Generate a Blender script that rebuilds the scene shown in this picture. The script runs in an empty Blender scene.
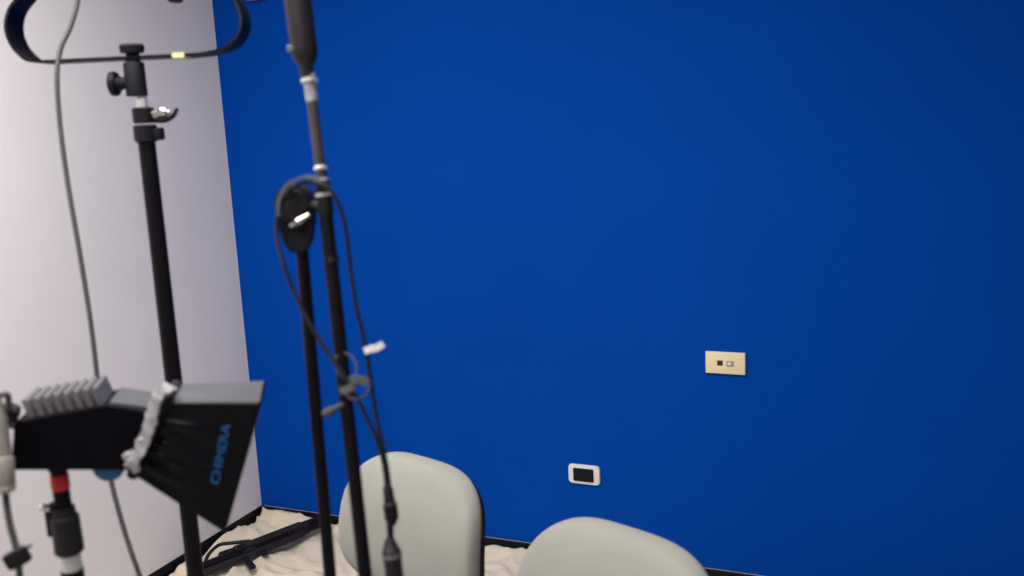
import bpy, bmesh, math, random
from mathutils import Vector, Matrix, noise
random.seed(4)
PI = math.pi
scene = bpy.context.scene
COL = scene.collection

# ------------------------------------------------------------------ camera
cam_data = bpy.data.cameras.new('camera')
cam_data.sensor_width = 36.0
cam_data.lens = 966.37 * 36.0 / 1024.0
cam_data.clip_start = 0.02
cam = bpy.data.objects.new('camera', cam_data)
COL.objects.link(cam)
TILT, ROLL, YAW = 0.180894, -0.046956, -0.407971
fw = Vector((math.sin(YAW) * math.cos(TILT), math.cos(YAW) * math.cos(TILT), -math.sin(TILT)))
rt = Vector((math.cos(YAW), -math.sin(YAW), 0.0))
up = rt.cross(fw)
rt2 = math.cos(ROLL) * rt + math.sin(ROLL) * up
up2 = -math.sin(ROLL) * rt + math.cos(ROLL) * up
M = Matrix.Identity(4)
for i in range(3):
    M[i][0], M[i][1], M[i][2] = rt2[i], up2[i], -fw[i]
M.translation = Vector((2.20950, -2.70253, 1.45))
cam.matrix_world = M
cam_data.dof.use_dof = True
cam_data.dof.focus_distance = 2.9
cam_data.dof.aperture_fstop = 4.0
scene.camera = cam

# ------------------------------------------------------------------ world, lights, exposure
world = bpy.data.worlds.new('world')
scene.world = world
world.use_nodes = True
world.node_tree.nodes['Background'].inputs[0].default_value = (0.8, 0.85, 1.0, 1)
world.node_tree.nodes['Background'].inputs[1].default_value = 0.05
scene.view_settings.view_transform = 'Standard'
scene.view_settings.look = 'None'
scene.view_settings.gamma = 1.0
scene.view_settings.exposure = 0.0
scene.view_settings.use_curve_mapping = False

ROOM_X, ROOM_Y, ROOM_Z = 4.4, 5.0, 2.5
LAMPS = [(0.75, -1.72, 0.55, 0.80, 31.0, (1.0, 0.965, 0.93)),     # three square-set ceiling panels over the recording corner
         (1.50, -1.72, 0.55, 0.80, 15.0, (1.0, 0.965, 0.93)),
         (1.40, -2.70, 0.80, 0.55, 28.0, (1.0, 0.965, 0.93))]
for (lx, ly, sx, sy, watts, col) in LAMPS:
    ld = bpy.data.lights.new('troffer_light', 'AREA')
    ld.shape = 'RECTANGLE'
    ld.size, ld.size_y = sx, sy
    ld.energy = watts
    ld.color = col
    ld.spread = math.radians(163)           # louvred panels
    lo = bpy.data.objects.new('troffer_light', ld)
    lo.location = (lx, ly, ROOM_Z - 0.035)
    COL.objects.link(lo)

# ------------------------------------------------------------------ materials
def mat(name, color, rough=0.5, metal=0.0, var=0.0, scale=40.0, bump=0.0, bscale=None, spec=0.5, emit=None, sheen=0.0, detail=4.0):
    m = bpy.data.materials.new(name)
    m.use_nodes = True
    nt = m.node_tree
    b = nt.nodes['Principled BSDF']
    b.inputs['Base Color'].default_value = (*color, 1)
    b.inputs['Roughness'].default_value = rough
    b.inputs['Metallic'].default_value = metal
    b.inputs['Specular IOR Level'].default_value = spec
    if sheen:
        b.inputs['Sheen Weight'].default_value = sheen
    tc = nt.nodes.new('ShaderNodeTexCoord')
    if var:
        n = nt.nodes.new('ShaderNodeTexNoise')
        n.inputs['Scale'].default_value = scale
        n.inputs['Detail'].default_value = detail
        nt.links.new(tc.outputs['Object'], n.inputs['Vector'])
        r = nt.nodes.new('ShaderNodeValToRGB')
        r.color_ramp.elements[0].position = 0.3
        r.color_ramp.elements[1].position = 0.7
        r.color_ramp.elements[0].color = (*[max(0, c * (1 - var)) for c in color], 1)
        r.color_ramp.elements[1].color = (*[min(1, c * (1 + var)) for c in color], 1)
        nt.links.new(n.outputs['Fac'], r.inputs['Fac'])
        nt.links.new(r.outputs['Color'], b.inputs['Base Color'])
    if bump:
        n2 = nt.nodes.new('ShaderNodeTexNoise')
        n2.inputs['Scale'].default_value = bscale or scale
        n2.inputs['Detail'].default_value = 5.0
        nt.links.new(tc.outputs['Object'], n2.inputs['Vector'])
        bp = nt.nodes.new('ShaderNodeBump')
        bp.inputs['Strength'].default_value = bump
        bp.inputs['Distance'].default_value = 0.002
        nt.links.new(n2.outputs['Fac'], bp.inputs['Height'])
        nt.links.new(bp.outputs['Normal'], b.inputs['Normal'])
    if emit:
        b.inputs['Emission Color'].default_value = (*color, 1)
        b.inputs['Emission Strength'].default_value = emit
    return m

def fabric(name, color, scale, var=0.12, bump=0.35, rough=0.95):
    """woven cloth: two crossed wave textures over a soft blotch"""
    m = mat(name, color, rough, var=var, scale=9.0, spec=0.15, sheen=0.15)
    nt = m.node_tree
    b = nt.nodes['Principled BSDF']
    tc = nt.nodes.new('ShaderNodeTexCoord')
    ws = []
    for d in ('X', 'Z'):
        w = nt.nodes.new('ShaderNodeTexWave')
        w.bands_direction = d
        w.inputs['Scale'].default_value = scale
        w.inputs['Distortion'].default_value = 1.2
        nt.links.new(tc.outputs['Object'], w.inputs['Vector'])
        ws.append(w)
    a = nt.nodes.new('ShaderNodeMath')
    a.operation = 'ADD'
    nt.links.new(ws[0].outputs['Fac'], a.inputs[0])
    nt.links.new(ws[1].outputs['Fac'], a.inputs[1])
    bp = nt.nodes.new('ShaderNodeBump')
    bp.inputs['Strength'].default_value = bump
    bp.inputs['Distance'].default_value = 0.0015
    nt.links.new(a.outputs[0], bp.inputs['Height'])
    nt.links.new(bp.outputs['Normal'], b.inputs['Normal'])
    return m

BLUE = mat('blue_wall_paint', (0.0003, 0.057, 0.372), 0.85, var=0.03, scale=3.0, bump=0.08, bscale=220, spec=0.04)
WHITE = mat('white_wall_paint', (0.80, 0.765, 0.76), 0.8, var=0.015, scale=2.5, bump=0.08, bscale=200, spec=0.3)
CEIL = mat('ceiling_paint', (0.78, 0.78, 0.78), 0.8, var=0.03, scale=60, bump=0.2)
CARPET = mat('beige_carpet', (0.36, 0.33, 0.29), 0.95, var=0.3, scale=260, bump=0.6, bscale=300)
VINYL = mat('black_vinyl', (0.006, 0.006, 0.007), 0.5, var=0.2, scale=30, spec=0.2)
BLACK = mat('black_paint', (0.0045, 0.0035, 0.0055), 0.5, var=0.2, scale=60, spec=0.14)
BLACKM = mat('matte_black_plastic', (0.007, 0.007, 0.010), 0.6, var=0.2, scale=80, bump=0.1, bscale=300, spec=0.2)
BODYBLK = mat('black_housing', (0.0028, 0.0022, 0.0045), 0.65, var=0.2, scale=40, spec=0.06)
NYLON = fabric('black_nylon', (0.0012, 0.0015, 0.0036), 420, bump=0.03, rough=0.30)
NYLON.node_tree.nodes['Principled BSDF'].inputs['Specular IOR Level'].default_value = 0.20
NYLON.node_tree.nodes['Principled BSDF'].inputs['Sheen Weight'].default_value = 0.0
GREYNYL = fabric('grey_nylon', (0.055, 0.060, 0.066), 420, bump=0.1, rough=0.5)
RUBBER = mat('rubber_cable', (0.006, 0.006, 0.010), 0.55, var=0.15, scale=90, spec=0.25)
GREYCAB = mat('grey_cable', (0.055, 0.055, 0.058), 0.5, var=0.15, scale=90)
CHROME = mat('chrome', (0.72, 0.72, 0.73), 0.22, metal=1.0, var=0.05, scale=50)
ALU = mat('brushed_steel', (0.75, 0.75, 0.76), 0.35, metal=0.6, var=0.06, scale=80)
GUN = mat('brown_grey_metal', (0.045, 0.040, 0.045), 0.42, metal=0.3, var=0.25, scale=60)
DKGREY = mat('dark_grey_plastic', (0.015, 0.013, 0.017), 0.5, var=0.15, scale=70, spec=0.25)
MIDGREY = mat('grey_plastic', (0.11, 0.115, 0.125), 0.5, var=0.1, scale=70)
COVER = mat('slate_plastic', (0.055, 0.058, 0.065), 0.5, var=0.1, scale=70)
FIN = mat('grey_heat_fins', (0.13, 0.126, 0.133), 0.5, metal=0.1, var=0.06, scale=70)
RED = mat('red_tape', (0.72, 0.015, 0.022), 0.5, var=0.05, scale=50)
BLUEK = mat('blue_plastic', (0.005, 0.14, 0.34), 0.45, var=0.08, scale=50)
BLUELET = mat('blue_print', (0.006, 0.09, 0.30), 0.5, var=0.35, scale=120)
YELLOW = mat('yellow_tape', (0.72, 0.70, 0.38), 0.6, var=0.05, scale=50)
VELCRO = mat('grey_velcro', (0.28, 0.28, 0.29), 0.8, var=0.35, scale=90, bump=0.5, bscale=300)
VELCROD = mat('dark_velcro', (0.045, 0.045, 0.05), 0.8, var=0.3, scale=90, bump=0.4, bscale=300)
BEIGE = mat('beige_plastic', (0.20, 0.19, 0.172), 0.5, var=0.05, scale=30)
CREAM = mat('cream_plastic', (0.86, 0.74, 0.47), 0.4, var=0.04, scale=25)
IVORY = mat('white_plastic', (0.78, 0.76, 0.74), 0.4, var=0.03, scale=25)
JACK = mat('dark_jack', (0.03, 0.022, 0.012), 0.5, var=0.1, scale=40)
SOCKET = mat('black_socket', (0.004, 0.004, 0.010), 0.4, var=0.1, scale=40, spec=0.25)
TAN = mat('taupe_plastic', (0.40, 0.32, 0.25), 0.5, var=0.08, scale=60)
CHAIRFAB = fabric('grey_green_upholstery', (0.30, 0.298, 0.27), 260, var=0.05, bump=0.3)
CHAIRBLK = mat('black_chair_plastic', (0.008, 0.008, 0.009), 0.5, var=0.15, scale=60, spec=0.25)
CLOTH = fabric('natural_canvas', (0.74, 0.645, 0.50), 330, var=0.05, bump=0.25)
DIFFUSE = mat('lit_diffuser', (1.0, 0.97, 0.94), 0.6, emit=1.0)

RS = 1.0          # thickness factor of the round sections being built
# ------------------------------------------------------------------ mesh helpers
def finish(name, bm, m, parent=None, loc=None, smooth=True, angle=40):
    bmesh.ops.recalc_face_normals(bm, faces=bm.faces[:])
    me = bpy.data.meshes.new(name)
    bm.to_mesh(me)
    bm.free()
    me.materials.append(m)
    if smooth:
        for p in me.polygons:
            p.use_smooth = True
        me.set_sharp_from_angle(angle=math.radians(angle))
    o = bpy.data.objects.new(name, me)
    COL.objects.link(o)
    if parent is not None:
        o.parent = parent
        if loc is None:
            o.location = -world_loc(parent)          # geometry given in world axes: undo the parents' offset
        else:
            o.location = loc
    elif loc is not None:
        o.location = loc
    return o

def world_loc(o):
    v = o.location.copy()
    while o.parent is not None:
        o = o.parent
        v += o.location
    return v

def recenter(o):
    """move a top-level mesh's origin to its middle"""
    me = o.data
    lo = Vector([min(v.co[i] for v in me.vertices) for i in range(3)])
    hi = Vector([max(v.co[i] for v in me.vertices) for i in range(3)])
    c = (lo + hi) / 2
    c.z = lo.z
    me.transform(Matrix.Translation(-c))
    o.location = o.location + c
    return o

def tag(o, label, cat, group=None):
    o['label'] = label
    o['category'] = cat
    if group:
        o['group'] = group
    return o

def thing(name, label, cat, loc, group=None, rotz=0.0):
    o = bpy.data.objects.new(name, None)
    o.empty_display_size = 0.05
    COL.objects.link(o)
    o.location = loc
    o.rotation_euler = (0, 0, rotz)
    return tag(o, label, cat, group)

def box(bm, lo, hi, bevel=0.0, seg=2, mtx=None):
    vs = [bm.verts.new((x, y, z)) for x in (lo[0], hi[0]) for y in (lo[1], hi[1]) for z in (lo[2], hi[2])]
    idx = [(0, 1, 3, 2), (4, 6, 7, 5), (0, 4, 5, 1), (2, 3, 7, 6), (0, 2, 6, 4), (1, 5, 7, 3)]
    fs = [bm.faces.new([vs[i] for i in f]) for f in idx]
    geo = vs
    if bevel:
        es = list({e for f in fs for e in f.edges})
        r = bmesh.ops.bevel(bm, geom=es, offset=bevel, segments=seg, affect='EDGES', profile=0.5)
        geo = list({v for f in r['faces'] for v in f.verts} | {v for v in vs if v.is_valid})
    if mtx is not None:
        bmesh.ops.transform(bm, matrix=mtx, verts=[v for v in geo if v.is_valid])
    return bm

def catmull(pts, n=6):
    P = [Vector(p) for p in pts]
    Q = [2 * P[0] - P[1]] + P + [2 * P[-1] - P[-2]]
    out = []
    for i in range(1, len(Q) - 2):
        a, b, c, d = Q[i - 1:i + 3]
        for k in range(n):
            t = k / n
            out.append(0.5 * ((2 * b) + (c - a) * t + (2 * a - 5 * b + 4 * c - d) * t * t + (3 * b - a - 3 * c + d) * t ** 3))
    out.append(P[-1])
    return out

def tube(bm, pts, r, n=12, closed=False, flat=None, ref=None):
    """sweep a circle (or a flat rectangle: flat=(width, thickness), ref=width axis) along pts; r may be a list"""
    P = [Vector(p) for p in pts]
    L = len(P)
    rs = [RS * q for q in (r if isinstance(r, (list, tuple)) else [r] * L)]
    T = []
    for i in range(L):
        if closed:
            d = P[(i + 1) % L] - P[i - 1]
        else:
            d = P[min(i + 1, L - 1)] - P[max(i - 1, 0)]
        if d.length < 1e-9:
            d = P[min(i + 2, L - 1)] - P[max(i - 2, 0)]
        T.append(d.normalized())
    u = T[0].orthogonal().normalized() if ref is None else Vector(ref)
    rings = []
    for i in range(L):
        if ref is None:
            u = (u - T[i] * u.dot(T[i])).normalized()
        else:
            u = (Vector(ref) - T[i] * Vector(ref).dot(T[i])).normalized()
        v = T[i].cross(u)
        if flat:
            w, t = RS * flat[0] / 2, RS * flat[1] / 2
            ring = [bm.verts.new(P[i] + u * a + v * b) for a, b in ((-w, -t), (w, -t), (w, t), (-w, t))]
        else:
            ring = [bm.verts.new(P[i] + (u * math.cos(2 * PI * k / n) + v * math.sin(2 * PI * k / n)) * rs[i]) for k in range(n)]
        rings.append(ring)
    m = len(rings[0])
    for i in range(L if closed else L - 1):
        A, B = rings[i], rings[(i + 1) % L]
        for k in range(m):
            bm.faces.new((A[k], A[(k + 1) % m], B[(k + 1) % m], B[k]))
    if not closed:
        bm.faces.new(rings[0][::-1])
        bm.faces.new(rings[-1])
    return bm

def lathe(bm, prof, base, axis=(0, 0, 1), n=24):
    """prof: (distance along axis, radius) pairs; closed at both ends"""
    ax = Vector(axis).normalized()
    u = ax.orthogonal().normalized()
    v = ax.cross(u)
    base = Vector(base)
    rings = []
    for (h, r) in prof:
        r = max(r * RS, 1e-4)
        h = h * RS if RS != 1.0 and abs(h) < 0.2 else h
        rings.append([bm.verts.new(base + ax * h + (u * math.cos(2 * PI * k / n) + v * math.sin(2 * PI * k / n)) * r) for k in range(n)])
    for A, B in zip(rings, rings[1:]):
        for k in range(n):
            bm.faces.new((A[k], A[(k + 1) % n], B[(k + 1) % n], B[k]))
    bm.faces.new(rings[0][::-1])
    bm.faces.new(rings[-1])
    return bm

def prism(bm, poly, d0, d1, fn):
    """extrude a 2-D polygon between two depths; fn(a, b, depth) -> xyz"""
    A = [bm.verts.new(fn(a, b, d0)) for a, b in poly]
    B = [bm.verts.new(fn(a, b, d1)) for a, b in poly]
    n = len(poly)
    for k in range(n):
        bm.faces.new((A[k], A[(k + 1) % n], B[(k + 1) % n], B[k]))
    bm.faces.new(A[::-1])
    bm.faces.new(B)
    return bm

def rrect(w, h, r, n=5):
    out = []
    for cx, cy, a0 in ((w / 2 - r, h / 2 - r, 0), (-w / 2 + r, h / 2 - r, PI / 2), (-w / 2 + r, -h / 2 + r, PI), (w / 2 - r, -h / 2 + r, 1.5 * PI)):
        for k in range(n + 1):
            a = a0 + PI / 2 * k / n
            out.append((cx + r * math.cos(a), cy + r * math.sin(a)))
    return out

def NB():
    return bmesh.new()

# ------------------------------------------------------------------ the setting
def struct(name, lo, hi, m, bevel=0.0):
    o = finish(name, box(NB(), lo, hi, bevel), m, smooth=False)
    o['kind'] = 'structure'
    return o
T = 0.12
struct('floor', (-T, -ROOM_Y - T, -0.1), (ROOM_X + T, T, 0.0), CARPET)
struct('ceiling', (-T, -ROOM_Y - T, ROOM_Z), (ROOM_X + T, T, ROOM_Z + 0.1), CEIL)
struct('wall_back', (-T, 0.0, 0.0), (ROOM_X + T, T, ROOM_Z), BLUE)
struct('wall_left', (-T, -ROOM_Y, 0.0), (0.0, 0.0, ROOM_Z), WHITE)
struct('wall_right', (ROOM_X, -ROOM_Y, 0.0), (ROOM_X + T, 0.0, ROOM_Z), WHITE)
struct('wall_front', (-T, -ROOM_Y - T, 0.0), (ROOM_X + T, -ROOM_Y, ROOM_Z), WHITE)

def baseboard(name, a, b, inward):
    """coved vinyl skirting swept from a to b"""
    a, b, n = Vector(a), Vector(b), Vector(inward)
    prof = [(0.0, 0.0), (0.011, 0.0), (0.011, 0.003), (0.007, 0.010), (0.0045, 0.02), (0.0045, 0.066), (0.003, 0.070), (0.0, 0.070)]
    bm = NB()
    A = [bm.verts.new(a + n * t + Vector((0, 0, z))) for t, z in prof]
    B = [bm.verts.new(b + n * t + Vector((0, 0, z))) for t, z in prof]
    k = len(prof)
    for i in range(k):
        bm.faces.new((A[i], A[(i + 1) % k], B[(i + 1) % k], B[i]))
    bm.faces.new(A[::-1]); bm.faces.new(B)
    o = finish(name, bm, VINYL)
    o['kind'] = 'structure'
    return o
baseboard('baseboard_back', (0.0, 0.0, 0.0), (ROOM_X, 0.0, 0.0), (0, -1, 0))
trim = finish('trim_1', box(NB(), (0.012, -0.0028, 0.0695), (ROOM_X, 0.0, 0.0712)), TAN, smooth=False)
trim['kind'] = 'structure'
baseboard('baseboard_left', (0.0, -ROOM_Y, 0.0), (0.0, 0.0, 0.0), (1, 0, 0))
baseboard('baseboard_right', (ROOM_X, -ROOM_Y, 0.0), (ROOM_X, 0.0, 0.0), (-1, 0, 0))
baseboard('baseboard_front', (0.0, -ROOM_Y, 0.0), (ROOM_X, -ROOM_Y, 0.0), (0, 1, 0))

for i, (lx, ly, sx, sy, watts, col) in enumerate(LAMPS):
    t = thing('ceiling_light', ('flush ceiling light panel nearest the white wall', 'flush ceiling light panel above the microphone boom stand', 'flush ceiling light panel farthest from the blue wall')[i], 'light', (lx, ly, ROOM_Z - 0.03), 'ceiling light panels')
    bm = NB()
    w = 0.03
    X, Y = sx / 2 + w, sy / 2 + w
    for lo, hi in (((-X, -Y, 0), (X, -Y + w, 0.03)), ((-X, Y - w, 0), (X, Y, 0.03)), ((-X, -Y + w, 0), (-X + w, Y - w, 0.03)), ((X - w, -Y + w, 0), (X, Y - w, 0.03))):
        box(bm, lo, hi)
    finish('frame', bm, IVORY, t, (0, 0, 0), smooth=False)
    finish('diffuser', box(NB(), (-X + w, -Y + w, 0.004), (X - w, Y - w, 0.012)), DIFFUSE, t, (0, 0, 0), smooth=False)

# ------------------------------------------------------------------ canvas drop cloth on the floor
def cloth_z(x, y):
    p = Vector((x * 3.1, y * 3.6, 0.3))
    warp = Vector((noise.noise(p * 1.3), noise.noise(p * 1.3 + Vector((7, 3, 1))), 0)) * 0.55
    q = p + warp
    r1 = 1 - abs(noise.noise(q * 1.15))
    r2 = 1 - abs(noise.noise(q * 2.7 + Vector((3, 9, 2))))
    z = 0.004 + 0.026 * max(0, r1 - 0.62) / 0.38 + 0.011 * max(0, r2 - 0.7) / 0.3 + 0.004 * (noise.noise(q * 7.0) + 1) * 0.5
    wall = max(math.exp(-max(0, -y - 0.02) / 0.10), math.exp(-max(0, x - 0.02) / 0.13))
    r3 = 1 - abs(noise.noise(q * 4.6 + Vector((1, 5, 8))))
    z += 0.007 * max(0, r3 - 0.80) / 0.20
    z += wall * (0.018 + 0.030 * max(0, noise.noise(Vector((x * 6.5, y * 6.5, 5.0))) + 0.25))
    return z
bm = NB()
NX, NY = 150, 96
cx0, cx1, cy0, cy1 = 0.022, 1.62, -0.92, -0.022
grid = []
for j in range(NY + 1):
    row = []
    for i in range(NX + 1):
        x = cx0 + (cx1 - cx0) * i / NX
        y = cy0 + (cy1 - cy0) * j / NY
        wob = 0.02 * noise.noise(Vector((x * 4, y * 4, 9)))
        xx = x + (wob if i > NX * 0.9 else 0)
        yy = y + (wob if j < NY * 0.1 else 0)
        edge = min(1.0, min(NX - i, j) / 3.0)
        row.append(bm.verts.new((xx, yy, 0.003 + cloth_z(x, y) * edge)))
    grid.append(row)
for j in range(NY):
    for i in range(NX):
        bm.faces.new((grid[j][i], grid[j][i + 1], grid[j + 1][i + 1], grid[j + 1][i]))
cl = finish('drop_cloth', bm, CLOTH, angle=180)
sm = cl.modifiers.new('thickness', 'SOLIDIFY'); sm.thickness = 0.002; sm.offset = 1.0
recenter(cl)
tag(cl, 'rumpled beige canvas cloth spread on the floor in the corner of the room', 'cloth')

# ------------------------------------------------------------------ plates on the blue wall
def wall_plate(cx, cz, w, h, r, th, m, name, label, cat):
    t = thing(name, label, cat, (cx, 0.0, cz))
    bm = NB()
    rings = []
    for (s, d) in ((1.0, 0.0), (1.0, th * 0.55), (0.96, th * 0.9), (0.90, th)):
        rings.append([bm.verts.new((a, -d, b)) for a, b in rrect(w - (1 - s) * h, h - (1 - s) * h, r)])
    for A, B in zip(rings, rings[1:]):
        for k in range(len(A)):
            bm.faces.new((A[k], A[(k + 1) % len(A)], B[(k + 1) % len(A)], B[k]))
    bm.faces.new(rings[0]); bm.faces.new(rings[-1][::-1])
    finish('plate', bm, m, t, (0, 0, 0))
    return t

t = wall_plate(1.698, 0.7125, 0.114, 0.064, 0.003, 0.011, CREAM, 'jack_plate', 'cream wall plate with two small jacks on the blue wall', 'wall plate')
fnw = lambda a, b, d: (a, -d, b)
finish('jack', box(NB(), (-0.0225, -0.0125, -0.0065), (-0.0065, -0.0095, 0.0085), 0.0008, 1), JACK, t, (0, 0, 0))
j = finish('jack', box(NB(), (0.0035, -0.0125, -0.0085), (0.0250, -0.0095, 0.0085), 0.0012, 1), TAN, t, (0, 0, 0))
j['label'] = 'taupe jack with pale square cap'
finish('jack_cap', box(NB(), (0.0080, -0.0135, -0.0035), (0.0170, -0.0118, 0.0045), 0.0008, 1), IVORY, j, (0, 0, 0))
for sx in (-0.045, 0.045):
    finish('screw', lathe(NB(), [(0, 0.0028), (0.0012, 0.0026), (0.0016, 0.0012)], (sx, -0.0108, 0), (0, -1, 0), 12), CREAM, t, (0, 0, 0))

t = wall_plate(1.258, 0.3270, 0.103, 0.063, 0.012, 0.008, IVORY, 'power_outlet', 'white rounded power outlet with black socket low on the blue wall', 'outlet')
s = finish('socket', prism(NB(), [(a - 0.001, b) for a, b in rrect(0.066, 0.042, 0.004)], 0.0068, 0.0100, fnw), SOCKET, t, (0, 0, 0))
for ox in (-0.016, 0.015):
    bm = NB()
    prism(bm, [(ox + a, b) for a, b in rrect(0.026, 0.030, 0.008)], 0.0095, 0.0112, fnw)
    f = finish('socket_face', bm, BLACKM, s, (0, 0, 0))
    bm = NB()
    for (dx, dz) in ((-0.005, 0.004), (0.005, 0.004)):
        box(bm, (ox + dx - 0.001, -0.0118, dz - 0.004), (ox + dx + 0.001, -0.0108, dz + 0.004))
    f2 = finish('socket_slots', bm, DKGREY, s, (0, 0, 0), smooth=False)

t = thing('wall_sensor', 'small white box mounted high on the blue wall near the corner', 'sensor box', (0.188, 0.0, 1.845))
finish('housing', box(NB(), (-0.034, -0.028, 0.0), (0.034, 0.0, 0.10), 0.004), IVORY, t, (0, 0, 0))
finish('front_cover', box(NB(), (-0.028, -0.033, 0.008), (0.028, -0.027, 0.092), 0.002), IVORY, t, (0, 0, 0))

# ------------------------------------------------------------------ office chairs
def egg(k, n, W=0.1935, up_=0.148, dn=0.128):
    """outline of the backrest around its widest height: a soft-cornered low back, a little wider below"""
    a = 2 * PI * k / n
    c, s = math.cos(a), math.sin(a)
    x = W * math.copysign(abs(c) ** (2 / 3.3), c)
    z = (up_ if s > 0 else dn) * math.copysign(abs(s) ** (2 / 3.3), s)
    return x * (1 - 0.35 * z), z

def pad(bm, outline, layers, fn):
    """stack of scaled outlines, capped; fn(x, z, depth) -> xyz; layers = (scale, depth)"""
    n = len(outline)
    rings = [[bm.verts.new(fn(x * s, z * s, d)) for x, z in outline] for s, d in layers]
    for A, B in zip(rings, rings[1:]):
        for k in range(n):
            bm.faces.new((A[k], A[(k + 1) % n], B[(k + 1) % n], B[k]))
    bm.faces.new(rings[0][::-1]); bm.faces.new(rings[-1])
    return bm

def make_chair(label, x, y, lift, rotz, base_rot):
    """faces local -y; origin on the floor under the gas column; the backrest plane is at local y = 0.24"""
    t = thing('office_chair', label, 'chair', (x, y, 0.0), 'office chairs by the blue wall', rotz)
    zc = 0.6227 + lift
    by = 0.24
    def bfn(px, pz, d):          # d: distance in front of the backrest's back plane
        yy = by + 0.16 * pz + 1.6 * pz * pz - d - 0.12 * px * px
        return (px, yy, zc + pz)
    N = 72
    out = [egg(k, N) for k in range(N)]
    bm = NB()
    pad(bm, out, [(0.97, 0.004), (0.995, 0.010), (1.0, 0.022), (0.996, 0.032), (0.982, 0.040), (0.95, 0.045), (0.85, 0.0475), (0.6, 0.048), (0.3, 0.048)], bfn)
    finish('backrest', bm, CHAIRFAB, t, (0, 0, 0), angle=75)
    out2 = [egg(k, N, W=0.1945, up_=0.140) for k in range(N)]
    bm = NB()
    pad(bm, out2, [(0.3, -0.026), (0.7, -0.022), (0.93, -0.012), (0.985, -0.004), (1.0, 0.005), (0.995, 0.0085)], bfn)
    finish('back_shell', bm, CHAIRBLK, t, (0, 0, 0), angle=75)
    bm = NB()
    tube(bm, catmull([(0, by + 0.020, zc + 0.02), (0, by + 0.004, zc - 0.06), (0, by - 0.014, zc - 0.14), (0, by - 0.06, 0.398 + lift), (0, 0.05, 0.392 + lift)], 5), 0, flat=(0.055, 0.010), ref=(1, 0, 0))
    finish('back_support', bm, CHAIRBLK, t, (0, 0, 0))
    so = [(0.200 * math.copysign(abs(math.cos(2 * PI * k / N)) ** (2 / 3.2), math.cos(2 * PI * k / N)),
           -0.010 + 0.200 * math.copysign(abs(math.sin(2 * PI * k / N)) ** (2 / 3.0), math.sin(2 * PI * k / N))) for k in range(N)]
    def sfn(px, py, d):
        return (px, py - 0.0, 0.425 + lift + d - (0.25 * max(0, -py - 0.11) ** 2 * 6))
    bm = NB()
    pad(bm, so, [(0.97, 0.0), (1.0, 0.012), (1.0, 0.03), (0.985, 0.044), (0.94, 0.053), (0.8, 0.057), (0.5, 0.055), (0.2, 0.054)], sfn)
    finish('seat', bm, CHAIRFAB, t, (0, 0, 0), angle=75)
    bm = NB()
    pad(bm, so, [(0.6, -0.022), (0.9, -0.016), (0.985, -0.004), (1.005, 0.006), (1.0, 0.010)], sfn)
    finish('seat_shell', bm, CHAIRBLK, t, (0, 0, 0), angle=75)
    bm = NB()
    box(bm, (-0.06, -0.09, 0.375 + lift), (0.06, 0.09, 0.408 + lift), 0.008)
    finish('mechanism', bm, CHAIRBLK, t, (0, 0, 0))
    bm = NB()
    lathe(bm, [(0.07, 0.028), (0.22, 0.028), (0.222, 0.020), (0.385 + lift, 0.018)], (0, 0, 0))
    finish('gas_column', bm, CHAIRBLK, t, (0, 0, 0))
    finish('hub', lathe(NB(), [(0.068, 0.03), (0.07, 0.042), (0.115, 0.04), (0.125, 0.03)], (0, 0, 0)), CHAIRBLK, t, (0, 0, 0))
    for k in range(5):
        a = base_rot + 2 * PI * k / 5 - rotz
        d = Vector((math.cos(a), math.sin(a), 0))
        bm = NB()
        tube(bm, [d * 0.03 + Vector((0, 0, 0.098)), d * 0.13 + Vector((0, 0, 0.09)), d * 0.25 + Vector((0, 0, 0.068))], [0.021, 0.018, 0.013], 10)
        lg = finish('leg', bm, CHAIRBLK, t, (0, 0, 0))
        bm = NB()
        s_ = Vector((-d.y, d.x, 0))
        for q in (-1, 1):
            c = d * 0.25 + s_ * (0.013 * q) + Vector((0, 0, 0.0255))
            lathe(bm, [(-0.007, 0.019), (-0.005, 0.025), (0.005, 0.025), (0.007, 0.019)], c, s_, 18)
        tube(bm, [d * 0.25 + Vector((0, 0, 0.022)), d * 0.25 + Vector((0, 0, 0.066))], 0.006, 8)
        finish('caster', bm, BLACKM, lg, (0, 0, 0))
    return t
make_chair('grey-green upholstered office chair behind the boom stand, left one of the two', 1.2030, -1.3280, -0.006, -0.3197, math.radians(8))
make_chair('grey-green upholstered office chair standing alone to the right of the boom stand', 1.6930, -1.5610, 0.0110, -0.3539, math.radians(-85))

# ------------------------------------------------------------------ shared stand parts
def tripod_legs(t, x, y, z_top, z_brace, radius, angs, r, m):
    for a in angs:
        a = math.radians(a)
        d = Vector((math.cos(a), math.sin(a), 0))
        c = Vector((x, y, 0))
        top = c + d * 0.022 + Vector((0, 0, z_top))
        foot = c + d * radius + Vector((0, 0, 0.012))
        lg = finish('leg', tube(NB(), [top, foot], r, 10), m, t)
        finish('foot', lathe(NB(), [(-0.012, 0.010), (-0.010, r + 0.004), (0.010, r + 0.003), (0.014, r)], foot, (0, 0, 1), 12), RUBBER, lg)
        mid = top.lerp(foot, 0.5)
        finish('brace', tube(NB(), [c + d * 0.018 + Vector((0, 0, z_brace)), mid], r * 0.6, 8), m, lg)

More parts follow.
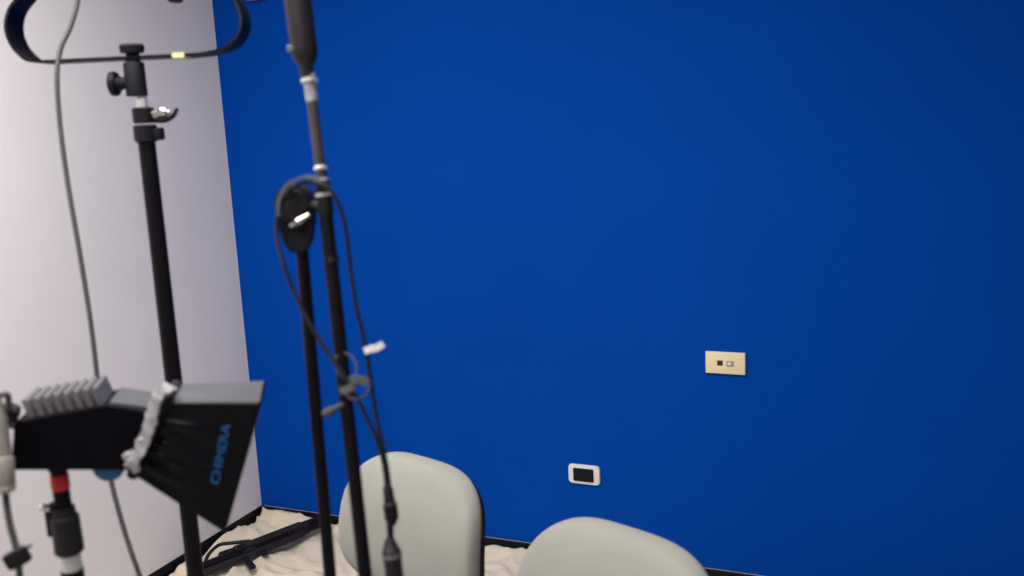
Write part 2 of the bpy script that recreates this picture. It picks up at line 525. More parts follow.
# ------------------------------------------------------------------ tall light stand with the yoke
SX, SY, _ = (1.1639, -1.5988, 1.4762)
FW2 = Vector((-0.3967, 0.9179, 0))        # horizontal view direction, the yoke's depth axis
RT2 = Vector((0.9179, 0.3967, 0))         # the yoke's width axis
A = thing('light_stand', 'tall black light stand carrying a lamp yoke in front of the white wall', 'light stand', (SX, SY, 0.0))
finish('pole', lathe(NB(), [(0.16, 0.0135), (1.442, 0.0122)], (SX, SY, 0), n=20), BLACK, A)
finish('lower_tube', lathe(NB(), [(0.14, 0.0155), (0.70, 0.0155), (0.70, 0.018), (0.74, 0.018), (0.742, 0.014)], (SX, SY, 0), n=20), BLACK, A)
def at_z(z, dx=0, dd=0):
    return Vector((SX, SY, z)) + RT2 * dx + FW2 * dd
zc = (1.1671, -1.6014, 1.4561)[2]
bm = NB()
lathe(bm, [(-0.026, 0.0135), (-0.024, 0.0165), (-0.003, 0.0165), (-0.001, 0.0135)], at_z(zc), n=20)
box(bm, (0.004, -0.008, -0.024), (0.026, 0.008, -0.006), 0.003, 2, Matrix.Translation(at_z(zc)) @ Matrix.Rotation(math.radians(23.4), 4, 'Z'))
finish('lower_collar', bm, BLACKM, A)
bm = NB()
lathe(bm, [(0.001, 0.013), (0.003, 0.0155), (0.022, 0.0155), (0.024, 0.0115)], at_z(zc), n=20)
box(bm, (0.006, -0.007, 0.006), (0.028, 0.007, 0.020), 0.003, 2, Matrix.Translation(at_z(zc)) @ Matrix.Rotation(math.radians(23.4), 4, 'Z'))
col = finish('upper_collar', bm, BLACKM, A)
bm = NB()
tube(bm, catmull([at_z(zc + 0.006, 0.020, -0.012), at_z(zc + 0.005, 0.036, -0.013), at_z(zc + 0.010, 0.047, -0.013), at_z(zc + 0.020, 0.054, -0.013)], 5), [0.0055 - 0.0002 * i for i in range(16)], 10)
finish('lever', bm, BLACKM, col)
bm = NB()
tube(bm, catmull([at_z(zc + 0.012, 0.020, -0.013), at_z(zc + 0.016, 0.032, -0.014), at_z(zc + 0.015, 0.042, -0.013)], 5), [0.006] * 5 + [0.0075] * 4 + [0.004] * 2, 12)
lv = finish('lever_cam', bm, CHROME, col)
lv['label'] = 'bright chrome cam of the lever'
finish('spigot', lathe(NB(), [(zc + 0.02, 0.0075), (zc + 0.046, 0.0075), (zc + 0.048, 0.0065)], (SX, SY, 0), n=18), ALU, A)
zb = zc + 0.040
BR = finish('yoke_bracket', lathe(NB(), [(zb, 0.013), (zb + 0.001, 0.0148), (zb + 0.046, 0.0145), (zb + 0.048, 0.013), (zb + 0.049, 0.0095), (zb + 0.066, 0.0092)], at_z(0, -0.006), n=22), BLACKM, A)
finish('top_knob', lathe(NB(), [(zb + 0.060, 0.009), (zb + 0.0615, 0.0165), (zb + 0.070, 0.0175), (zb + 0.073, 0.015)], at_z(0, -0.006), n=22), BLACKM, BR)
bm = NB()
kb = at_z(zb + 0.019, -0.006)
lathe(bm, [(0.006, 0.0085), (0.018, 0.0085), (0.020, 0.0095), (0.026, 0.0105), (0.0265, 0.0165), (0.030, 0.0178), (0.035, 0.0170), (0.0375, 0.012)], kb, -RT2, 22)
finish('side_knob', bm, BLACKM, BR)
yk = [(1.0552, -1.6028, 1.692), (1.0265, -1.6197, 1.6693), (1.0047, -1.6343, 1.6434), (0.9919, -1.6436, 1.6241), (0.9885, -1.6496, 1.6016), (0.9945, -1.6513, 1.5799), (1.007, -1.6494, 1.5622), (1.0246, -1.644, 1.5514), (1.0712, -1.624, 1.5505), (1.1578, -1.5866, 1.5504),
      (1.2323, -1.5544, 1.5504), (1.2562, -1.5436, 1.5526), (1.2773, -1.5333, 1.5586), (1.2903, -1.5253, 1.5708), (1.2964, -1.519, 1.5889), (1.2932, -1.5162, 1.6104), (1.2819, -1.5169, 1.6309), (1.2599, -1.5212, 1.6576), (1.2312, -1.5285, 1.6832)]
yk = [Vector(p) for p in yk]
YK = finish('yoke', tube(NB(), catmull(yk, 5), 0, flat=(0.050, 0.0038), ref=FW2), BLACK, A)
bm = NB()
ta, tb = Vector((1.2084, -1.5648, 1.5503)), Vector((1.2243, -1.5579, 1.5503))
tube(bm, [ta, tb], 0, flat=(0.053, 0.0072), ref=FW2)
f = finish('tape', bm, YELLOW, YK)
f['label'] = 'pale yellow tape round the yoke bar'
# lamp head held by the yoke, above the picture's edge
hc = Vector((1.1408, -1.5504, 1.7688))
HM = Matrix.Translation(hc) @ Matrix.Rotation(math.radians(23.4), 4, 'Z') @ Matrix.Rotation(math.radians(-8), 4, 'X')
HD = finish('lamp_head', box(NB(), (-0.097, -0.07, -0.105), (0.097, 0.07, 0.10), 0.02, 3, HM), BODYBLK, A)
bm = NB()
lathe(bm, [(0.0, 0.085), (0.012, 0.088), (0.03, 0.088), (0.032, 0.078)], HM @ Vector((0, 0.068, 0)), HM.to_3x3() @ Vector((0, 1, 0)), 28)
finish('lens_ring', bm, BLACKM, HD)
finish('lens', lathe(NB(), [(0.0, 0.078), (0.010, 0.06), (0.016, 0.03), (0.018, 0.005)], HM @ Vector((0, 0.094, 0)), HM.to_3x3() @ Vector((0, 1, 0)), 28), IVORY, HD)
for sgn, pp in ((-1, yk[0]), (1, yk[-1])):
    lathe_bm = lathe(NB(), [(-0.012, 0.010), (0.008, 0.010), (0.009, 0.018), (0.022, 0.018), (0.024, 0.012)], pp, RT2 * sgn, 18)
    finish('pivot_knob', lathe_bm, BLACKM, HD)
bm = NB()
ka = Vector((1.2012, -1.5457, 1.662)); kb2 = Vector((1.2028, -1.5515, 1.6289))
tube(bm, [ka, kb2], 0.0105, 14)
finish('focus_knob', bm, BLACKM, HD)
tripod_legs(A, SX, SY, 0.50, 0.16, 0.30, (15, 135, 255), 0.009, BLACK)

# grey cable hanging from that lamp down to the floor
pts = [(1.1028, -1.6219, 1.7148), (1.1098, -1.6357, 1.6586), (1.1122, -1.6468, 1.625), (1.1082, -1.6607, 1.592), (1.1016, -1.6745, 1.5648), (1.1017, -1.6873, 1.528), (1.1075, -1.6984, 1.4599), (1.12, -1.7093, 1.378), (1.138, -1.7206, 1.2822), (1.1547, -1.7325, 1.1865), (1.1659, -1.7439, 1.1046), (1.1772, -1.7554, 1.0227),
       (1.1876, -1.7618, 0.9679), (1.2074, -1.7672, 0.8978), (1.2282, -1.7703, 0.8371)]
pts = [Vector(p) for p in pts]
e = pts[-1]
pts += [e + Vector((0.02, 0.01, -0.12)), e + Vector((0.035, 0.02, -0.35)), Vector((e.x + 0.03, e.y + 0.02, 0.12)), Vector((e.x - 0.02, e.y + 0.0, 0.02)), Vector((e.x - 0.15, e.y - 0.05, 0.006)), Vector((e.x - 0.45, e.y - 0.02, 0.006))]
o = finish('power_cable', tube(NB(), catmull(pts, 6), 0.0034, 10), GREYCAB)
recenter(o)
tag(o, 'thin grey cable hanging from the lamp yoke in front of the white wall', 'cable')

RS = 0.9
# ------------------------------------------------------------------ microphone boom stand
BX, BY, _ = (1.559, -1.7942, 1.3056)
B = thing('boom_stand', 'black microphone boom stand with the boom folded steeply beside its pole', 'microphone stand', (BX, BY, 0.0))
bz = (1.5547, -1.7882, 1.3449)[2]
finish('base', lathe(NB(), [(0.0, 0.128), (0.006, 0.132), (0.018, 0.130), (0.026, 0.11), (0.034, 0.04), (0.05, 0.02), (0.06, 0.016)], (BX, BY, 0), n=40), BLACKM, B)
finish('pole', lathe(NB(), [(0.05, 0.0098), (0.72, 0.0098), (0.72, 0.0085), (bz - 0.02, 0.0082)], (BX, BY, 0), n=18), BLACK, B)
# clutch: tapering plate facing the room, round disc, silver screw
CLM = Matrix.Translation(Vector((BX, BY, bz))) @ Matrix.Rotation(math.radians(20), 4, 'Z') @ Matrix.Scale(0.9, 4)
prof = []
for k in range(20):
    a = PI * k / 19
    prof.append((0.0235 * math.cos(a), 0.016 + 0.0235 * math.sin(a)))
prof += [(-0.0215, -0.008), (-0.016, -0.032), (-0.010, -0.043), (0.0, -0.0465), (0.010, -0.043), (0.016, -0.032), (0.0215, -0.008)]
bm = NB()
prism(bm, prof, -0.013, 0.013, lambda a, b, d: CLM @ Vector((a - 0.003, d, b)))
bmesh.ops.bevel(bm, geom=[e for e in bm.edges if e.calc_face_angle(0) > 1.2], offset=0.004, segments=2, affect='EDGES')
CL = finish('clutch', bm, BLACKM, B)
finish('clutch_disc', lathe(NB(), [(0.010, 0.021), (0.018, 0.021), (0.0205, 0.018), (0.0205, 0.013), (0.018, 0.012), (0.018, 0.006)], CLM @ Vector((-0.003, 0, 0.014)), CLM.to_3x3() @ Vector((0, -1, 0)), 28), DKGREY, CL)
bm = NB()
tube(bm, [CLM @ Vector((-0.007, -0.015, -0.011)), CLM @ Vector((0.004, -0.020, -0.005)), CLM @ Vector((0.018, -0.017, 0.003))], [0.0025, 0.0052, 0.002], 12)
f = finish('wing_nut', bm, CHROME, CL)
f['label'] = 'bright wing nut of the clutch'
bm = NB()
arc = [(1.5995, -1.8085, 1.3867), (1.5854, -1.814, 1.3896), (1.5714, -1.821, 1.3849), (1.5627, -1.8268, 1.3747), (1.5585, -1.8296, 1.3596), (1.5571, -1.8285, 1.3485)]
tube(bm, catmull(arc, 5), 0, flat=(0.007, 0.0035), ref=(-0.4, 0.9, 0))
f = finish('strap', bm, MIDGREY, CL)  # lighter band added in place of the sheen on the cable loop
f['label'] = 'grey arc over the clutch, added for the sheen on the looped cable'
# boom arm: lower black tube, thinner brown-grey upper tube, counterweight
a0, a1, a2 = Vector((1.5728, -1.7744, 1.525)), Vector((1.5945, -1.7948, 1.3757)), Vector((1.6574, -1.8642, 0.8911))
finish('boom_lower_tube', tube(NB(), [a1, a2], 0.0088, 16), BLACK, B)
finish('boom_upper_tube', tube(NB(), [a0, a1], 0.0068, 16), GUN, B)
ax = (a1 - a0).normalized()
CW = finish('counterweight', lathe(NB(), [(-0.115, 0.012), (-0.113, 0.0165), (-0.006, 0.0165), (0.004, 0.0145), (0.012, 0.009), (0.03, 0.0085)], Vector((1.572, -1.7757, 1.5207)), ax, 24), DKGREY, B)
bm = NB()
tube(bm, [(1.566, -1.7866, 1.5293), (1.5605, -1.7911, 1.529)], [0.0026, 0.0045], 10)
f = finish('thumb_screw', bm, CHROME, CW)
f['label'] = 'bright thumb screw on the counterweight'
bm = NB()
lathe(bm, [(-0.0024, 0.0072), (-0.0014, 0.0083), (0.0014, 0.0083), (0.0024, 0.0072)], a0.lerp(a1, 0.855), ax, 18)
finish('ring', bm, ALU, B)
finish('ring', lathe(NB(), [(-0.0022, 0.0096), (0.0022, 0.0096)], a0.lerp(a1, 0.945), ax, 18), ALU, B)
finish('ring', lathe(NB(), [(-0.0020, 0.0108), (0.0020, 0.0108)], a1 + ax * 0.008, ax, 18), ALU, B)
finish('sleeve', lathe(NB(), [(-0.014, 0.0085), (-0.012, 0.0095), (0.004, 0.0100), (0.03, 0.0100), (0.034, 0.009)], a1, ax, 18), BLACKM, B)
finish('ring', lathe(NB(), [(-0.003, 0.0093), (0.003, 0.0093)], a1 + ax * 0.080, ax, 18), DKGREY, B)
bm = NB()
lathe(bm, [(-0.020, 0.0071), (-0.016, 0.0078), (0.012, 0.0076), (0.016, 0.0071)], a0.lerp(a1, 0.27), ax, 14)
f = finish('tape', bm, VELCRO, B)
f['label'] = 'worn silver tape on the boom'
bm = NB()
lathe(bm, [(-0.003, 0.0075), (-0.002, 0.0105), (0.002, 0.0105), (0.003, 0.0075)], a0.lerp(a1, 0.21), ax, 14)
finish('ring', bm, ALU, B)
# arm to pole link
finish('link', tube(NB(), [CLM @ Vector((0.0, 0.0, 0.014)), a0.lerp(a1, 1.0) + ax * 0.022], 0.007, 12), BLACKM, B)
# spring clip on the left of the boom
bm = NB()
tube(bm, catmull([(1.6252, -1.8335, 1.1403), (1.6197, -1.8414, 1.1377), (1.6137, -1.8467, 1.1343), (1.6067, -1.8501, 1.1325)], 4), [0.0035] * 5 + [0.004, 0.0055, 0.006, 0.006, 0.0055, 0.005, 0.0035, 0.002], 8)
f = finish('spring_clip', bm, VELCROD, B)
f['label'] = 'dark grey clip on the left of the boom'

# mic cable: two strands tied to the boom, joined in a plug
pts = [(1.6869, -1.8595, 0.9766), (1.6839, -1.8543, 1.0087), (1.6815, -1.849, 1.0408), (1.6782, -1.8444, 1.0709), (1.6735, -1.8421, 1.0924), (1.6629, -1.8397, 1.118), (1.648, -1.84, 1.1486), (1.6307, -1.8389, 1.1765), (1.6103, -1.8377, 1.202), (1.5897, -1.8356, 1.2321), (1.5709, -1.8323, 1.2646), (1.5587, -1.8309, 1.2977), (1.5489, -1.8242, 1.3268), (1.5481, -1.8176, 1.3517), (1.5559, -1.8126, 1.3701),
       (1.5763, -1.8135, 1.382), (1.5997, -1.8113, 1.3826), (1.614, -1.8089, 1.3735), (1.6236, -1.8069, 1.3525), (1.6295, -1.8085, 1.3219), (1.6331, -1.8113, 1.2848), (1.6404, -1.8164, 1.2436), (1.6506, -1.8202, 1.2022), (1.6579, -1.8257, 1.1588), (1.6664, -1.8326, 1.1205), (1.6752, -1.8386, 1.0914), (1.6818, -1.8441, 1.0643), (1.6853, -1.8495, 1.03), (1.6875, -1.8566, 0.9894)]
MC = finish('microphone_cable', tube(NB(), catmull(pts, 6), 0.0027, 10), RUBBER)
MC['label'] = 'black microphone cable looped over the boom clutch and hanging past the grey chair'
MC['category'] = 'cable'
recenter(MC)
d1 = (Vector((1.6875, -1.8525, 1.02)) - Vector((1.6826, -1.8482, 1.0522))).normalized()
finish('inline_plug', lathe(NB(), [(-0.024, 0.0035), (-0.020, 0.0060), (-0.002, 0.0068), (0.0, 0.0088), (0.018, 0.0086), (0.022, 0.0055), (0.026, 0.004)], (1.685, -1.8502, 1.0372), d1, 16), BLACKM, MC)
PL = finish('plug', lathe(NB(), [(-0.014, 0.0045), (-0.008, 0.0075), (0.0, 0.0100), (0.002, 0.0118), (0.012, 0.0118), (0.014, 0.0110), (0.085, 0.0108), (0.088, 0.009)], (1.6874, -1.8587, 0.9891), d1, 20), DKGREY, MC)
finish('plug_ring', lathe(NB(), [(-0.0025, 0.0122), (0.0025, 0.0122)], Vector((1.6874, -1.8587, 0.9891)) + d1 * 0.007, d1, 20), MIDGREY, PL)
def loop(cx, cy, rx, ry, D, tilt, r, m, name, parent):
    c = Vector(cx)
    ring = []
    for k in range(22):
        a = 2 * PI * k / 22
        u = Vector((0.918, 0.397, 0)) * (rx * math.cos(a + tilt)) + Vector((-0.397, 0.918, 0)) * (ry * 0.6 * math.sin(a)) + Vector((0, 0, 1)) * (ry * math.sin(a))
        ring.append(c + u)
    return finish(name, tube(NB(), ring, r, 8, closed=True), m, parent)
loop((1.6295, -1.8301, 1.1831), 0, 0.012, 0.013, 0, 0.3, 0.0014, VELCROD, 'tie_loop', MC)
loop((1.6462, -1.8354, 1.1607), 0, 0.013, 0.011, 0, -0.2, 0.0014, VELCROD, 'tie_loop', MC)
bm = NB()
tube(bm, catmull([(1.6292, -1.8451, 1.1589), (1.6391, -1.8423, 1.1611), (1.645, -1.8388, 1.1661), (1.6408, -1.8395, 1.1717), (1.6479, -1.8348, 1.1697), (1.6551, -1.8307, 1.1646)], 4), 0, flat=(0.008, 0.0025), ref=(0.1, 0.1, 1))
f = finish('tie_tab', bm, MIDGREY, MC)
f['label'] = 'grey hook-and-loop tie knotted round boom and cable'
bm = NB()
tube(bm, catmull([(1.653, -1.8265, 1.2005), (1.6589, -1.8255, 1.2028), (1.6654, -1.8235, 1.2038), (1.6732, -1.8212, 1.2081)], 4), 0, flat=(0.008, 0.004), ref=(0.1, 0.1, 1))
f = finish('cable_tag', bm, IVORY, MC)
f['label'] = 'small white tag on the right strand'

RS = 1.0
# ------------------------------------------------------------------ small stand with red band
CXp, CYp, _ = (1.3117, -1.9487, 1.0668)
S = thing('lamp_stand', 'short black stand with a red band carrying the softbox lamp', 'light stand', (CXp, CYp, 0.0))
def zat(py):
    return {466: 1.0775, 474: 1.068, 489: 1.0499, 515: 1.0183, 553: 0.9716, 569: 0.9517}[py]
zt, zr0, zr1, zk0, zk1, za1 = zat(466), zat(474), zat(489), zat(515), zat(553), zat(569)
finish('pole', lathe(NB(), [(0.55, 0.0092), (zt, 0.0092)], (CXp, CYp, 0), n=18), BLACK, S)
f = finish('band', lathe(NB(), [(zr1, 0.0096), (zr1 + 0.001, 0.0102), (zr0 - 0.001, 0.0102), (zr0, 0.0096)], (CXp, CYp, 0), n=20), RED, S)
f['label'] = 'red tape band'
f = finish('silver_tube', lathe(NB(), [(za1, 0.0115), (zk1 + 0.003, 0.0115)], (CXp, CYp, 0), n=20), ALU, S)
CO = finish('collar', lathe(NB(), [(zk1, 0.0135), (zk1 + 0.003, 0.0162), (zk0 - 0.002, 0.0155), (zk0, 0.0130), (zk0 + 0.010, 0.0120)], (CXp, CYp, 0), n=22), DKGREY, S)
RM = Matrix.Translation(Vector((CXp, CYp, 0))) @ Matrix.Rotation(math.radians(15), 4, 'Z')
finish('clamp_block', box(NB(), (-0.020, -0.009, zk1 + 0.022), (-0.006, 0.009, zk0 + 0.014), 0.003, 2, RM), BLACKM, CO)
bm = NB()
tube(bm, [RM @ Vector((-0.010, -0.010, zk0 + 0.011)), RM @ Vector((-0.016, -0.013, zk0 + 0.015)), RM @ Vector((-0.021, -0.012, zk0 + 0.013))], [0.003, 0.0045, 0.003], 10)
f = finish('clamp_screw', bm, CHROME, CO)
f['label'] = 'bright clamp screw'
finish('lower_tube', lathe(NB(), [(0.14, 0.0125), (za1, 0.0125)], (CXp, CYp, 0), n=20), BLACK, S)
tripod_legs(S, CXp, CYp, 0.55, 0.16, 0.30, (200, 320, 80), 0.008, BLACK)

# ------------------------------------------------------------------ softbox lamp on the small stand
LO = Vector((CXp, CYp, zt))
YAWL, PITL = math.radians(34), math.radians(20)
LM = Matrix.Translation(LO) @ Matrix.Rotation(YAWL, 4, 'Z') @ Matrix.Rotation(PITL, 4, 'Y')
def Lp(x, y, z):
    return LM @ Vector((x, y, z))
L = thing('softbox_lamp', 'black lamp with grey cooling fins and a fabric softbox on the short stand', 'lamp', LO)
HW = 0.034
LPROF = {'body': [(-0.04, -0.0014), (0.1107, 0.0339), (0.095, 0.0973), (0.0379, 0.0926), (-0.0358, 0.058), (-0.0485, 0.0502)], 'front_top': [(0.0401, 0.0925), (0.0947, 0.0984)], 'rear_top': [(-0.037, 0.0589), (0.0375, 0.0942)], 'rear_knob': (-0.0544, 0.0566), 'blue_knob': (0.0552, 0.0207), 'soft': {'rear': [(0.0841, -0.038, 0.0244), (0.1, -0.036, 0.1134), (0.1, 0.036, 0.1134), (0.0841, 0.038, 0.0244)], 'front': [(0.1968, -0.045, -0.0172), (0.1968, -0.045, 0.1397), (0.1968, 0.045, 0.1397), (0.1968, 0.045, -0.0172)]}, 'strap': [(0.0988, -0.02, 0.1263), (0.093, -0.042, 0.1276), (0.0882, -0.05, 0.1217), (0.0885, -0.05, 0.103), (0.0884, -0.05, 0.0819), (0.0862, -0.05, 0.0602), (0.0813, -0.05, 0.0449), (0.0805, -0.05, 0.0352)], 'strap_end': [(0.0811, -0.05, 0.0413), (0.0753, -0.048, 0.0462), (0.0856, -0.05, 0.0364)], 'text': [(0.177, -0.0423, 0.0355), (0.172, -0.0399, 0.1061)]}
bm = NB()
prism(bm, LPROF['body'], -HW, HW, lambda a, b, d: Lp(a, d, b))
bmesh.ops.bevel(bm, geom=[e for e in bm.edges if e.calc_face_angle(0) > 0.5], offset=0.003, segments=2, affect='EDGES')
BD = finish('housing', bm, BODYBLK, L)
# grey front cover on the sloping top
(fx0, fz0), (fx1, fz1) = LPROF['front_top']
bm = NB()
prism(bm, [(fx0, fz0 - 0.001), (fx1, fz1 - 0.001), (fx1, fz1 + 0.004), (fx0, fz0 + 0.004)], -HW + 0.004, HW - 0.004, lambda a, b, d: Lp(a, d, b))
finish('top_cover', bm, COVER, BD)
# cooling fins across the sloping rear top
(rx0, rz0), (rx1, rz1) = LPROF['rear_top']
NF = 8
for k in range(NF):
    t0 = (k + 0.12) / NF
    t1 = (k + 0.70) / NF
    xa, za = rx0 + (rx1 - rx0) * t0, rz0 + (rz1 - rz0) * t0
    xb, zb_ = rx0 + (rx1 - rx0) * t1, rz0 + (rz1 - rz0) * t1
    bm = NB()
    prism(bm, [(xa, za - 0.004), (xb, zb_ - 0.004), (xb - 0.013, zb_ + 0.013), ((xa + xb) / 2 - 0.0145, (za + zb_) / 2 + 0.015), (xa - 0.013, za + 0.013)], -HW + 0.010, HW - 0.003, lambda a, b, d: Lp(a, d, b))
    bmesh.ops.bevel(bm, geom=[e for e in bm.edges if e.calc_face_angle(0) > 0.5], offset=0.0018, segments=1, affect='EDGES')
    finish('fin', bm, FIN, BD)
# rear knob
(kx, kz) = LPROF['rear_knob']
finish('rear_knob', lathe(NB(), [(-0.005, 0.010), (0.004, 0.012), (0.010, 0.012), (0.012, 0.009)], Lp(kx, -HW + 0.012, kz), LM.to_3x3() @ Vector((-1, 0, 0)), 16), BLACKM, BD)
# blue knob under the housing
(bx_, bz_) = LPROF['blue_knob']
f = finish('tilt_knob', lathe(NB(), [(-0.012, 0.010), (-0.010, 0.0175), (0.010, 0.0175), (0.012, 0.010)], Lp(bx_, -0.012, bz_), LM.to_3x3() @ Vector((0, -1, 0)), 24), BLUEK, BD)
f['label'] = 'blue knob under the lamp housing'
# tilt bracket between stand and housing
bm = NB()
tube(bm, [LO + Vector((0, 0, -0.004)), LO + Vector((0, 0, 0.02))], 0.011, 14)
finish('mount', bm, BLACKM, L)

# softbox: four fabric panels of a frustum, grey top panel
SB = LPROF['soft']           # rear ring and front ring as (x, y, z) corners: near-bottom, near-top, far-top, far-bottom
def panel(a0_, a1_, b1_, b0_, name, m, nrm_sign=1.0, wr=0.004, seed=0.0, sag=0.0):
    """fabric panel between rear edge a0-a1 and front edge b0-b1, with wrinkles that fan from the rear edge"""
    bm = NB()
    NU, NV = 32, 48
    a0_, a1_, b0_, b1_ = map(Vector, (a0_, a1_, b0_, b1_))
    nrm = (b0_ - a0_).cross(a1_ - a0_).normalized() * nrm_sign
    g = []
    for i in range(NU + 1):
        u = i / NU
        row = []
        for j in range(NV + 1):
            v = j / NV
            p = a0_.lerp(a1_, v).lerp(b0_.lerp(b1_, v), u)
            env = (1 - u) ** 1.5 * min(1, u / 0.06) * math.sin(PI * v) ** 0.4
            w = ((0.5 - abs(noise.noise(Vector((v * 6.5 + u * 1.6, u * 1.1, seed))))) * 1.3 + 0.6 * noise.noise(Vector((v * 14.0, u * 1.8, seed + 4)))) * wr
            p = p + nrm * (env * (w - 0.006 * sag))
            row.append(bm.verts.new(LM @ p))
        g.append(row)
    for i in range(NU):
        for j in range(NV):
            bm.faces.new((g[i][j], g[i + 1][j], g[i + 1][j + 1], g[i][j + 1]))
    o = finish(name, bm, m, L, angle=180)
    sd = o.modifiers.new('thickness', 'SOLIDIFY'); sd.thickness = 0.0016; sd.offset = 0.0
    return o
R, F = SB['rear'], SB['front']
side = panel(R[0], R[1], F[1], F[0], 'side_panel', NYLON, 1, 0.0105, 2.0, 0.5)
panel(R[1], R[2], F[2], F[1], 'top_panel', GREYNYL, 1, 0.003, 6.0, 0.3)
panel(R[2], R[3], F[3], F[2], 'side_panel', NYLON, 1, 0.0055, 11.0, 0.4)
panel(R[3], R[0], F[0], F[3], 'bottom_panel', NYLON, 1, 0.0055, 15.0, 0.4)
# white front diffuser recessed in the mouth
fr = [Vector(p) for p in F]
rr_ = [Vector(p) for p in R]
dv = [f_.lerp(r_, 0.10) for f_, r_ in zip(fr, rr_)]
cen = sum(dv, Vector()) / 4
bm = NB()
vs = [bm.verts.new(LM @ v.lerp(cen, 0.14)) for v in dv]
vs2 = [bm.verts.new(LM @ (v.lerp(cen, 0.14) + (rr_[0] - fr[0]).normalized() * 0.002)) for v in dv]
bm.faces.new(vs); bm.faces.new(vs2[::-1])
for k in range(4):
    bm.faces.new((vs[k], vs[(k + 1) % 4], vs2[(k + 1) % 4], vs2[k]))
finish('front_diffuser', bm, IVORY, L, smooth=False)
# hem piping round the mouth
bm = NB()
tube(bm, [LM @ p for p in fr], 0.0019, 8, closed=True)
finish('hem', bm, NYLON, L)
# black rear sleeve and grey elastic strap that hold the softbox on the housing
bm = NB()
tube(bm, [LM @ p for p in rr_], 0.007, 10, closed=True)
finish('speed_ring', bm, BLACKM, L)
sp = [LM @ Vector(p) for p in LPROF['strap']]
bm = NB()
cs = catmull(sp, 6)
cs = [c + Vector((noise.noise(Vector((i * 0.6, 1, 5))), 0.0, noise.noise(Vector((i * 0.6, 8, 2))))) * 0.0050 for i, c in enumerate(cs)]
tube(bm, cs, 0, flat=(0.0125, 0.0035), ref=LM.to_3x3() @ Vector((0.9, -0.3, -0.3)))
f = finish('strap', bm, VELCRO, L)
f['label'] = 'grey gathered strap holding the softbox'
bm = NB()
q = [LM @ Vector(p) for p in LPROF['strap_end']]
for c in q:
    box(bm, (-0.0055, -0.003, -0.0045), (0.0055, 0.003, 0.0045), 0.0015, 1, Matrix.Translation(c) @ LM.to_3x3().to_4x4() @ Matrix.Rotation(0.6 + 9 * c.x, 4, 'Y'))
f = finish('strap_buckle', bm, VELCRO, L)
# lettering on the near side panel
fc = bpy.data.curves.new('lettering', 'FONT')
fc.body = 'CHIMERA'
fc.size = 0.0135
fc.extrude = 0.0003
fc.space_character = 0.98
to = bpy.data.objects.new('lettering_source', fc)
me = bpy.data.meshes.new_from_object(to)
bpy.data.objects.remove(to)
bpy.data.curves.remove(fc)
ta, tb = [Vector(p) for p in LPROF['text']]         # baseline start (bottom) and end (top), local
xdir = (tb - ta)
tl = xdir.length
xdir.normalize()
n_side = (Vector(F[0]) - Vector(R[0])).cross(Vector(R[1]) - Vector(R[0])).normalized()
if n_side.y > 0:
    n_side = -n_side
ydir = n_side.cross(xdir)
wid = max(v.co.x for v in me.vertices)
R3 = Matrix((xdir, ydir, n_side)).transposed().to_4x4()
me.transform(LM @ Matrix.Translation(ta + n_side * 0.0042) @ R3 @ Matrix.Diagonal((tl / wid, 1.0, 1, 1)))
me.materials.clear()
me.materials.append(BLUELET)
lo_ = bpy.data.objects.new('lettering', me)
COL.objects.link(lo_)
lo_.parent = side
lo_.location = -world_loc(side)
lo_['label'] = 'blue brand lettering running up the softbox side'

# ------------------------------------------------------------------ cord with plug at the left edge
pts = [(1.3091, -2.0126, 1.1964), (1.3135, -2.0148, 1.1755), (1.3172, -2.0185, 1.1494), (1.3209, -2.0221, 1.1233), (1.3234, -2.0251, 1.1025), (1.3262, -2.0301, 1.0713), (1.3309, -2.0333, 1.0452), (1.3385, -2.0357, 1.0168), (1.3422, -2.0399, 0.9876), (1.3451, -2.0453, 0.9543)]
pts = [Vector(p) for p in pts]
rear_in = Lp(LPROF['body'][0][0] + 0.004, -0.010, (LPROF['body'][0][1] + LPROF['body'][5][1]) / 2 + 0.014)
bot = pts[-1]
CRD = finish('extension_cord', tube(NB(), catmull(pts[4:] + [bot + Vector((0, 0, -0.3)), Vector((bot.x, bot.y, 0.09)), Vector((bot.x - 0.05, bot.y - 0.03, 0.012)), Vector((bot.x - 0.25, bot.y - 0.15, 0.006))], 6), 0.0036, 10), GREYCAB)
tag(CRD, 'grey cord with a beige inline plug behind the softbox lamp at the left edge', 'cord')
recenter(CRD)
back = LM.to_3x3() @ Vector((-1, 0, 0))
f = finish('lamp_lead', tube(NB(), catmull([rear_in, rear_in + back * 0.012, rear_in + back * 0.022 + Vector((0, 0, 0.004)), pts[1] + Vector((0.008, 0.008, 0.003)), pts[1] + Vector((0.001, 0.001, 0.002)), pts[1].lerp(pts[2], 0.35)], 6), 0.0034, 10), GREYCAB, CRD)
PG = finish('plug', tube(NB(), catmull(pts[1:5], 5), [0.005 + 0.004 * min(1, i / 4) for i in range(16)], 14), BEIGE, CRD)
PG['label'] = 'beige inline plug body'
finish('plug_sleeve', lathe(NB(), [(-0.018, 0.0095), (-0.016, 0.0108), (0.010, 0.0105), (0.012, 0.0098), (0.014, 0.0108), (0.018, 0.0100), (0.020, 0.005)], (1.3279, -2.0292, 1.1001), (pts[5] - pts[4]), 18), BEIGE, CRD)
tc_ = Vector((1.3515, -2.0466, 1.0171))
bm = NB()
box(bm, (-0.0125, -0.006, -0.009), (0.0125, 0.006, 0.009), 0.003, 2, Matrix.Translation(tc_) @ Matrix.Rotation(math.radians(23), 4, 'Z') @ Matrix.Rotation(math.radians(-24), 4, 'Y'))
tube(bm, [tc_ + Vector((0.006, 0.002, 0.008)), Vector((1.365, -2.044, 1.0289)), Vector((1.3696, -2.0414, 1.0317))], [0.003, 0.002, 0.001], 8)
f = finish('cord_tie', bm, BLACKM, CRD)
f['label'] = 'black tie wrapped round the cord'

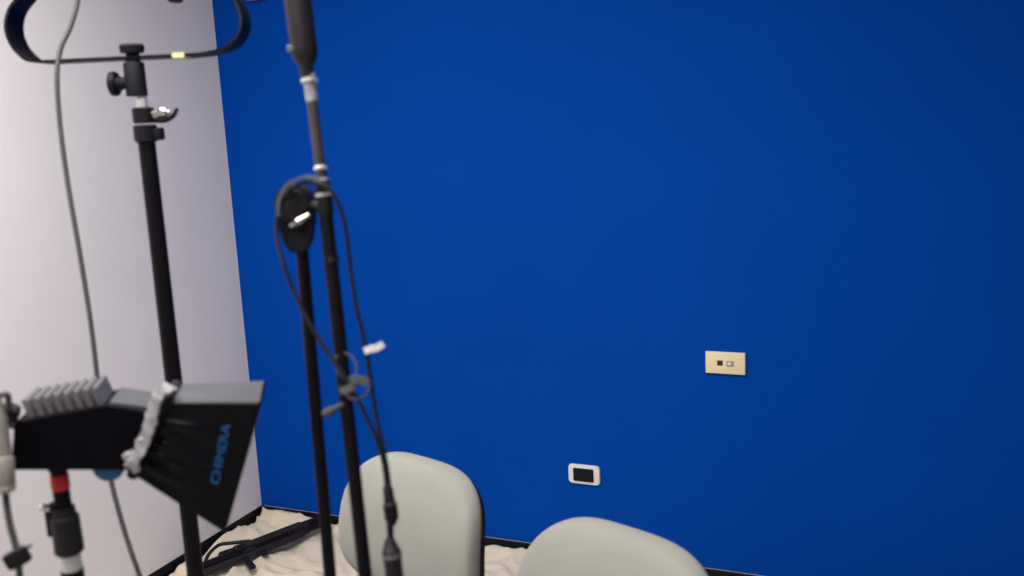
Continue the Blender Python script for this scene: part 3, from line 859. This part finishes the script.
# ------------------------------------------------------------------ folded black stand lying on the cloth
FS_ = {'a': (0.1072, -0.4973, 0.062), 'b': (0.3062, -0.0528, 0.07), 'braces': [((0.1321, -0.3122, 0.066), (0.2742, -0.4075, 0.058)), ((0.1713, -0.2569, 0.068), (0.2517, -0.3157, 0.06)), ((0.2299, -0.1232, 0.068), (0.2734, -0.203, 0.058))], 'hook': [(0.1573, -0.2702, 0.072), (0.1169, -0.312, 0.078), (0.0873, -0.3414, 0.08), (0.0927, -0.398, 0.075), (0.1108, -0.4399, 0.066)]}
tip, end = Vector(FS_['a']), Vector(FS_['b'])
FS = thing('folded_stand', 'folded black tripod stand lying on the beige cloth by the corner', 'folded stand', tip.lerp(end, 0.5) - Vector((0, 0, 0.03)))
dr = (end - tip).normalized()
sd_ = Vector((dr.y, -dr.x, 0)).normalized()
finish('centre_tube', tube(NB(), [tip, end], 0.018, 14), BLACK, FS)
finish('collar', lathe(NB(), [(-0.03, 0.016), (-0.028, 0.0215), (0.028, 0.0215), (0.03, 0.016)], tip.lerp(end, 0.80), dr, 18), BLACKM, FS)
finish('collar', lathe(NB(), [(-0.02, 0.016), (-0.018, 0.020), (0.018, 0.020), (0.02, 0.016)], tip.lerp(end, 0.40), dr, 18), DKGREY, FS)
for off, hz, t0, t1 in ((0.027, -0.006, -0.02, 0.80), (-0.025, 0.004, 0.26, 0.97), (0.004, 0.020, 0.34, 0.80)):
    lg = finish('leg', tube(NB(), [tip.lerp(end, t0) + sd_ * off + Vector((0, 0, hz)), tip.lerp(end, t1) + sd_ * off * 0.8 + Vector((0, 0, hz))], 0.0125, 12), DKGREY, FS)
    e2 = tip.lerp(end, t0) + sd_ * off + Vector((0, 0, hz))
    finish('foot', lathe(NB(), [(-0.02, 0.010), (-0.016, 0.0135), (0.012, 0.0130), (0.016, 0.0105)], e2, dr, 14), RUBBER, lg)
for (p, q_) in FS_['braces']:
    bm = NB()
    tube(bm, [p, Vector(p).lerp(Vector(q_), 0.9), q_], 0, flat=(0.020, 0.009), ref=Vector((0, 0, 1)).cross((Vector(q_) - Vector(p))).normalized())
    finish('brace', bm, BLACKM, FS)
bm = NB()
tube(bm, catmull(FS_['hook'], 5), 0.006, 10)
finish('handle', bm, DKGREY, FS)
